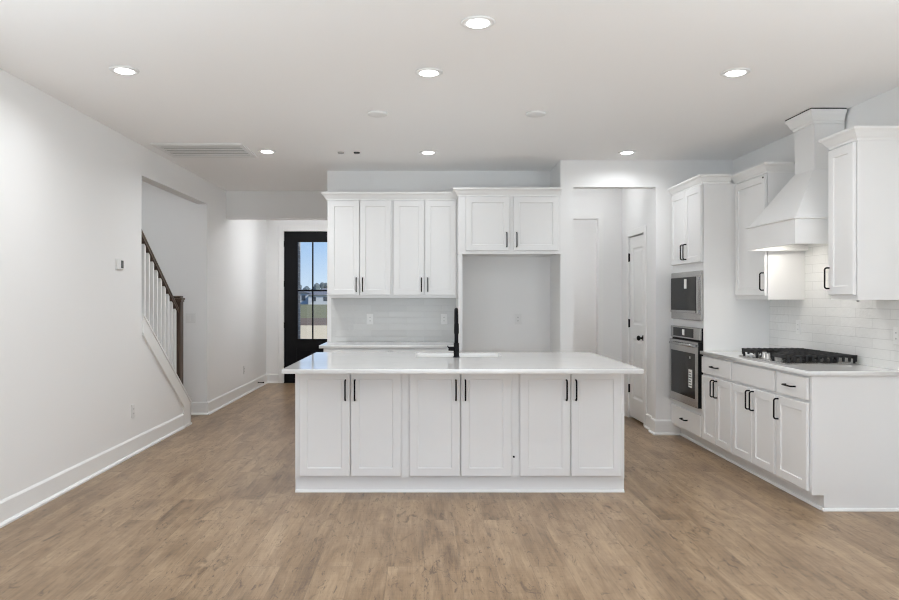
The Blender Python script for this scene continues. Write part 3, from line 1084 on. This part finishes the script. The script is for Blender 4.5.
# ------------------------------------------------------------------ range hood
hd = thing('range_hood', 'white painted chimney range hood above the gas cooktop', 'range hood', (XR - 0.0115, 5.40, 0))
hw_ = 0.372
FXh = 2.590 - XR + 0.0115
f = MB()
rr_ = [(0, -hw_), (FXh, -hw_), (FXh, hw_), (0, hw_)]
ri_ = [(0, -hw_ + 0.02), (FXh + 0.02, -hw_ + 0.02), (FXh + 0.02, hw_ - 0.02), (0, hw_ - 0.02)]
outl = rr_ + ri_[::-1]
f.poly([(x, y, 1.745) for x, y in outl], (0, 0, 0.18))
f.build('apron', M_CAB, hd)
f = MB()
e_ = 0.012
f.loft([[(FXh - q, -hw_ - q, z), (0, -hw_ - q, z), (0, hw_ + q, z), (FXh - q, hw_ + q, z)] for q, z in ((0.0, 1.918), (e_, 1.922), (e_, 1.932), (0.0, 1.936))])
f.build('band', M_CAB, hd)
CX, CW = 2.852 - XR + 0.0115, 0.138
f = MB()
f.loft([[(FXh + 0.012, -hw_ + 0.012, 1.934), (0, -hw_ + 0.012, 1.934), (0, hw_ - 0.012, 1.934), (FXh + 0.012, hw_ - 0.012, 1.934)],
        [(CX - 0.006, -CW - 0.006, 2.308), (0, -CW - 0.006, 2.308), (0, CW + 0.006, 2.308), (CX - 0.006, CW + 0.006, 2.308)]])
f.build('canopy', M_CAB, hd)
f = MB()
f.box(CX, 0, -CW, CW, 2.3085, 2.728)
f.build('chimney', M_CAB, hd)
f = MB()
f.sweep([(-0.012, CW), (CX, CW), (CX, -CW), (-0.012, -CW)],
        [(0.0, -0.095), (0.010, -0.095), (0.012, -0.080), (0.024, -0.070), (0.036, -0.035), (0.048, -0.020), (0.052, -0.015), (0.052, 0.0), (0.0, 0.0)], 2.7345)
f.build('crown_molding', M_TRIM, hd)
MB().box(CX - 0.050, -0.014, -CW - 0.050, CW + 0.050, 2.7350, 2.7425).build('filler_strip', M_BLACK, hd)  # black strip stands in for the shadow in the gap under the ceiling
f = MB()
f.box(FXh + 0.021, -0.001, -hw_ + 0.021, hw_ - 0.021, 1.812, 1.826)
ins = f.build('hood_insert', M_STEEL, hd)
for yy in (-0.20, 0.20):
    MB().lathe([(0.032, 0.0), (0.032, -0.004)], (FXh + 0.16, yy, 1.8115), 'z', 18).build('lamp', M_HOODLAMP, ins)

# ------------------------------------------------------------------ gas cooktop
ck = thing('gas_cooktop', 'black and steel gas cooktop set on the right worktop', 'cooktop', (RFX, 5.795, CT), RR)
KW = 0.745
f = MB()
f.box(0, KW, 0.045, 0.565, 0.0005, 0.009, 0.003)
f.build('tray', M_STEEL, ck)
gw = (KW - 0.024) / 3
for k in range(3):
    gx0 = 0.012 + gw * k + 0.002
    gx1 = gx0 + gw - 0.004
    g0, g1 = (0.066, 0.552)
    if k == 1:
        g0 = 0.195
    f = MB()
    zt = 0.066
    f.box(gx0, gx0 + 0.012, g0, g1, zt - 0.012, zt)
    f.box(gx1 - 0.012, gx1, g0, g1, zt - 0.012, zt)
    f.box(gx0, gx1, g0, g0 + 0.014, zt - 0.026, zt)
    f.box(gx0, gx1, g1 - 0.014, g1, zt - 0.026, zt)
    n = 11 if k != 1 else 9
    for j in range(1, n):
        yy = g0 + (g1 - g0) * j / n
        f.box(gx0, gx1, yy - 0.005, yy + 0.005, zt - 0.020, zt + 0.003)
    for j in range(n + 1):
        yy = g0 + 0.006 + (g1 - g0 - 0.012) * j / n
        for xx in (gx0, gx1):
            f.loft([[(xx - 0.005, yy - 0.010, zt + 0.001), (xx + 0.005, yy - 0.010, zt + 0.001), (xx + 0.005, yy + 0.010, zt + 0.001), (xx - 0.005, yy + 0.010, zt + 0.001)],
                    [(xx - 0.006, yy - 0.006, zt - 0.046), (xx + 0.006, yy - 0.006, zt - 0.046), (xx + 0.006, yy + 0.006, zt - 0.046), (xx - 0.006, yy + 0.006, zt - 0.046)]])
    for xx in (gx0 + 0.008, gx1 - 0.008):
        for yy in (g0 + 0.012, g1 - 0.012):
            f.lathe([(0.009, 0.0095), (0.008, zt - 0.02)], (xx, yy, 0), 'z', 10)
    f.build('grate', M_IRON, ck)
for (bx, by, br_) in ((0.13, 0.20, 0.035), (0.13, 0.43, 0.045), (KW / 2, 0.35, 0.06), (KW - 0.13, 0.20, 0.045), (KW - 0.13, 0.43, 0.035)):
    f = MB()
    f.lathe([(br_ + 0.012, 0.0092), (br_ + 0.010, 0.016), (br_, 0.018), (br_, 0.026), (br_ - 0.006, 0.030), (0.004, 0.031)], (bx, by, 0), 'z', 22)
    f.build('burner', M_IRON, ck)
for k in range(5):
    kx = KW / 2 - 0.19 + 0.095 * k
    if k in (0, 4):
        kx += 0.012 if k == 0 else -0.012
    f = MB()
    f.lathe([(0.024, 0.0092), (0.024, 0.014), (0.019, 0.016), (0.0175, 0.044), (0.015, 0.047), (0.003, 0.047)], (kx, 0.098 + (0.0 if k % 2 == 0 else 0.02), 0), 'z', 20)
    f.box(kx - 0.004, kx + 0.004, 0.098 + (0.0 if k % 2 == 0 else 0.02) - 0.018, 0.098 + (0.0 if k % 2 == 0 else 0.02) + 0.018, 0.0475, 0.056, 0.002)
    f.build('knob', M_ALU, ck)

# ------------------------------------------------------------------ wall plates
def plate(name, lab, cat, loc, rot, w, h, kind='outlet', group=None):
    """a cover plate facing -y in its own frame"""
    t = thing(name, lab, cat, loc, rot, group)
    f = MB()
    f.box(-w / 2, w / 2, -0.006, -0.0005, -h / 2, h / 2, 0.0025)
    f.build('cover_plate', M_PLASTIC, t)
    n = max(1, round(w / 0.07))
    for k in range(n):
        cx = (k - (n - 1) / 2) * 0.046
        f = MB()
        f.box(cx - 0.017, cx + 0.017, -0.0085, -0.0062, -0.034, 0.034, 0.001)
        o = f.build('receptacle' if kind == 'outlet' else 'rocker', M_PLASTIC, t)
        if kind == 'outlet':
            for zc in (-0.019, 0.019):
                for dx in (-0.006, 0.006):
                    MB().box(cx + dx - 0.0012, cx + dx + 0.0012, -0.0092, -0.0087, zc - 0.005, zc + 0.005).build('slot', M_INK, o)
    return t
og = 'white wall outlets'
plate('wall_outlet', 'white outlet low on the left wall before the stair trim', 'outlet', (XL, 6.28, 0.38), PI / 2, 0.072, 0.116, group=og)
plate('wall_outlet', 'white outlet low on the foyer wall near the front door', 'outlet', (XL, 10.16, 0.354), PI / 2, 0.072, 0.116, group=og)
plate('wall_outlet', 'white outlet on the back tiles nearer the foyer', 'outlet', ((370 - 424) / 92.6, YK - 0.010, 1.14), 0, 0.072, 0.116, group=og)
plate('wall_outlet', 'white outlet on the back tiles beside the fridge panel', 'outlet', ((444 - 424) / 92.6, YK - 0.010, 1.14), 0, 0.072, 0.116, group=og)
plate('wall_outlet', 'white outlet inside the empty fridge alcove', 'outlet', ((518 - 424) / 92.6, YK, 1.14), 0, 0.072, 0.116, group=og)
plate('wall_outlet', 'white outlet on the tiles beyond the gas cooktop', 'outlet', (XR - 0.010, 5.91, 1.128), RR, 0.072, 0.116, group=og)
plate('wall_outlet', 'white outlet on the tiles below the near wall cabinet', 'outlet', (XR - 0.010, 4.675, 1.12), RR, 0.072, 0.116, group=og)
plate('light_switch', 'white double light switch on the stair wall by the newel', 'light switch', ((191 - 424) / 85.3, OP1, 1.133), 0, 0.118, 0.116, 'switch')

# thermostat on the left wall
th = thing('thermostat', 'small white thermostat with dark screen on the left wall', 'thermostat', (XL, 5.99, 1.645), PI / 2)
MB().box(-0.066, 0.066, -0.006, -0.0005, -0.048, 0.048, 0.003).build('back_plate', M_PLASTIC, th)
f = MB()
f.box(-0.060, 0.060, -0.018, -0.0062, -0.042, 0.042, 0.004)
tb = f.build('body', M_PLASTIC, th)
MB().box(0.004, 0.054, -0.0190, -0.0182, -0.030, 0.034).build('screen', M_SCREEN, tb)

# door stop on the foyer baseboard
dsx = thing('door_stop', 'black door stop on the foyer baseboard near the front door', 'door stop', (XL + 0.0145, 10.95, 0.085), 0)
MB().lathe([(0.014, 0.0), (0.014, 0.004), (0.006, 0.006), (0.006, 0.075)], (0, 0, 0), 'x', 14).build('rod', M_BLACK, dsx)
MB().lathe([(0.011, 0.0752), (0.011, 0.09), (0.006, 0.094)], (0, 0, 0), 'x', 14).build('tip', M_BLACK, dsx)

# ------------------------------------------------------------------ ceiling fixtures
def downlight(loc, lab, k=1.0):
    t = thing('recessed_light', lab, 'ceiling light', (loc[0], loc[1], CE), 0, 'round recessed ceiling lights')
    MB().lathe([(0.085, -0.0005), (0.085, -0.005), (0.079, -0.009), (0.056, -0.009), (0.054, -0.004)], (0, 0, 0), 'z', 36).build('trim_ring', M_PLASTIC, t)
    MB().lathe([(0.054, -0.0095), (0.050, -0.012), (0.004, -0.0135)], (0, 0, 0), 'z', 36).build('lens', M_LAMP, t)
    d = bpy.data.lights.new('lamp_beam', 'AREA')
    d.shape = 'DISK'
    d.size = 0.095
    d.energy = CANW * k
    d.spread = math.radians(158)
    d.color = (0.95, 0.975, 1.0)
    o = bpy.data.objects.new('lamp_beam', d)
    COL.objects.link(o)
    o.parent = t
    o.location = (0, 0, -0.0155)
    return t
spots = [((0.27, 3.596), 'recessed ceiling light nearest the camera, above the open floor'),
         ((0.03, 4.39), 'recessed ceiling light above the front edge of the island'),
         ((1.90, 4.39), 'recessed ceiling light above the aisle before the cooktop run'),
         ((-1.81, 4.35), 'recessed ceiling light near the left wall with the thermostat'),
         ((0.04, 6.786), 'recessed ceiling light before the back wall cabinets'),
         ((1.913, 6.786), 'recessed ceiling light before the pantry hall opening'),
         ((-1.47, 6.74), 'recessed ceiling light beside the large ceiling vent')]
for p, lab in spots:
    downlight(p, lab, {0.04: 0.30, 1.913: 0.58, -1.47: 1.6, 1.90: 0.85, 0.03: 0.9}.get(p[0], 1.0))

for (x, lab) in ((-0.346, 'white blank ceiling cover above the island, on the stair side'), (0.834, 'white blank ceiling cover above the island, on the oven side')):
    f = MB()
    f.lathe([(0.075, -0.0005), (0.075, -0.012), (0.068, -0.017), (0.004, -0.019)], (0, 0, 0), 'z', 30)
    o = f.build('ceiling_cover', M_PLASTIC, None, (x, 5.36, CE))
    tag(o, lab, 'ceiling cover', 'blank covers for pendant lights')
for (x, mat, lab) in ((-0.785, M_GREY, 'small grey ceiling sensor before the back wall, paler and nearer the foyer'),
                      (-0.635, M_SCREEN, 'small dark ceiling sensor before the back wall, beside the paler one')):
    f = MB()
    f.lathe([(0.030, -0.0005), (0.030, -0.006), (0.026, -0.012), (0.003, -0.013)], (0, 0, 0), 'z', 20)
    o = f.build('ceiling_sensor', mat, None, (x, 6.80, CE))
    tag(o, lab, 'sensor', 'small ceiling sensors')

# return air vent
vt = thing('ceiling_vent', 'large white louvred return air vent in the ceiling by the stairs', 'vent', (-2.025, 6.69, CE))
vw, vd = 0.815, 0.59
f = MB()
for (x0, x1, y0, y1) in ((-vw / 2, vw / 2, -vd / 2, -vd / 2 + 0.04), (-vw / 2, vw / 2, vd / 2 - 0.04, vd / 2),
                         (-vw / 2, -vw / 2 + 0.04, -vd / 2 + 0.04, vd / 2 - 0.04), (vw / 2 - 0.04, vw / 2, -vd / 2 + 0.04, vd / 2 - 0.04)):
    f.box(x0, x1, y0, y1, -0.014, -0.0005)
f.build('frame', M_PLASTIC, vt)
MB().box(-vw / 2 + 0.04, vw / 2 - 0.04, -vd / 2 + 0.04, vd / 2 - 0.04, -0.002, -0.0006).build('filter', M_SHAFT, vt)
f = MB()
n = 7
for k in range(n):
    yy = -vd / 2 + 0.075 + (vd - 0.15) * k / (n - 1)
    f.box(-vw / 2 + 0.04, vw / 2 - 0.04, yy - 0.020, yy + 0.020, -0.0135, -0.0105)
f.build('louvre', M_PLASTIC, vt)

# lamps added to brighten the neighbouring spaces, placed out of view
def added_flush_light(loc, lab, power, r=0.13):
    t = thing('flush_light', lab, 'ceiling light', (loc[0], loc[1], CE), 0, 'flush ceiling lights of the side rooms')
    MB().lathe([(r, -0.0005), (r, -0.02), (r - 0.006, -0.024)], (0, 0, 0), 'z', 30).build('base', M_PLASTIC, t)
    MB().lathe([(r - 0.01, -0.0245), (r - 0.03, -0.06), (0.004, -0.075)], (0, 0, 0), 'z', 30).build('shade', M_side(power), t)
def M_side(k):
    return emat('flush_shade', (0.97, 0.98, 1.0), k)
added_flush_light((1.9, 9.15), 'round flush ceiling light of the room beyond the hall', 64)
added_flush_light((-1.42, 10.35), 'round flush ceiling light of the foyer behind the header', 29, 0.24)
added_flush_light((-3.2, 7.4), 'round flush ceiling light over the staircase', 22)
added_flush_light((1.92, 8.0), 'round flush ceiling light of the little hall', 13)

# ------------------------------------------------------------------ outside the front door
struct('ground_lawn', MB().box(-220, 160, 56, 420, -0.6, -0.15), M_GRASS)
struct('ground_soil', MB().box(-120, 80, 40.5, 56, -0.6, -0.15), M_DIRT)
struct('street', MB().box(-120, 80, 13.5, 40.5, -0.6, -0.15), M_ROAD)
struct('porch_slab', MB().box(-2.7, 1.5, 11.75, 13.5, -0.6, -0.03), M_ROAD)
tag(MB().box(-2.62, -2.10, 11.725, 12.24, -0.03, 2.9).build('porch_pier', M_BRICK), 'grey brick porch pier just outside the front door', 'pier')

def house(loc, w, d, h, rh, lab, gable_front=False):
    t = thing('house', lab, 'house', loc, 0, 'pale houses across the street')
    MB().box(-w / 2, w / 2, -d / 2, d / 2, 0, h).build('wall', M_SIDING, t)
    f = MB()
    o = 0.4
    if gable_front:
        f.poly([(-w / 2 - o, -d / 2 - o, h), (w / 2 + o, -d / 2 - o, h), (0, -d / 2 - o, h + rh)], (0, d + 2 * o, 0))
    else:
        f.loft([[(-w / 2 - o, -d / 2 - o, h), (w / 2 + o, -d / 2 - o, h), (w / 2 + o, d / 2 + o, h), (-w / 2 - o, d / 2 + o, h)],
                [(-w / 2 + d / 2, -0.05, h + rh), (w / 2 - d / 2, -0.05, h + rh), (w / 2 - d / 2, 0.05, h + rh), (-w / 2 + d / 2, 0.05, h + rh)]])
    f.build('roof', M_ROOF, t)
    for k in range(4):
        xx = -w / 2 + w * (k + 0.5) / 4
        MB().box(xx - 0.5, xx + 0.5, -d / 2 - 0.05, -d / 2 - 0.002, h * 0.35, h * 0.8).build('window', M_WINDK, t)
house((-34.5, 190, -0.15), 9, 8, 2.9, 1.6, 'white gabled house beyond the lawn, seen through the front door', True)
house((-23.5, 186, -0.15), 11.5, 8, 2.4, 1.9, 'white hipped house with grey roof beyond the lawn, nearer the cabinets')

def tree(loc, h, r, lab, i):
    t = thing('tree', lab, 'tree', loc, 0, 'trees along the far horizon')
    rnd = random.Random(i)
    MB().tube([(0, 0, 0), (0.05, 0, h * 0.3), (0, 0, h * 0.6)], [0.25, 0.18, 0.1], 8).build('trunk', M_BARK, t)
    f = MB()
    for k in range(14):
        a = rnd.uniform(0, 2 * PI)
        zz_ = rnd.uniform(0.25, 0.92)
        rad = r * (1.05 - zz_ * 0.6) * rnd.uniform(0.2, 0.8)
        q = r * rnd.uniform(0.28, 0.48)
        m4 = Matrix.Translation((rad * math.cos(a), rad * math.sin(a), h * zz_)) @ Matrix.Diagonal((1, 1, rnd.uniform(0.8, 1.3), 1))
        ico = bmesh.ops.create_icosphere(f.bm, subdivisions=2, radius=q, matrix=m4)
        for v in ico['verts']:
            v.co += Vector((rnd.uniform(-1, 1), rnd.uniform(-1, 1), rnd.uniform(-1, 1))) * q * 0.14
    f.build('crown', M_LEAF, t)
for i in range(26):
    rnd = random.Random(100 + i)
    tree((-58 + i * 2.0 + rnd.uniform(-0.2, 0.2), 226 + 6.5 * (i % 3), -0.15), rnd.uniform(4.8, 6.6), rnd.uniform(1.9, 2.4),
         'grey green tree in the distant row beyond the houses', i)
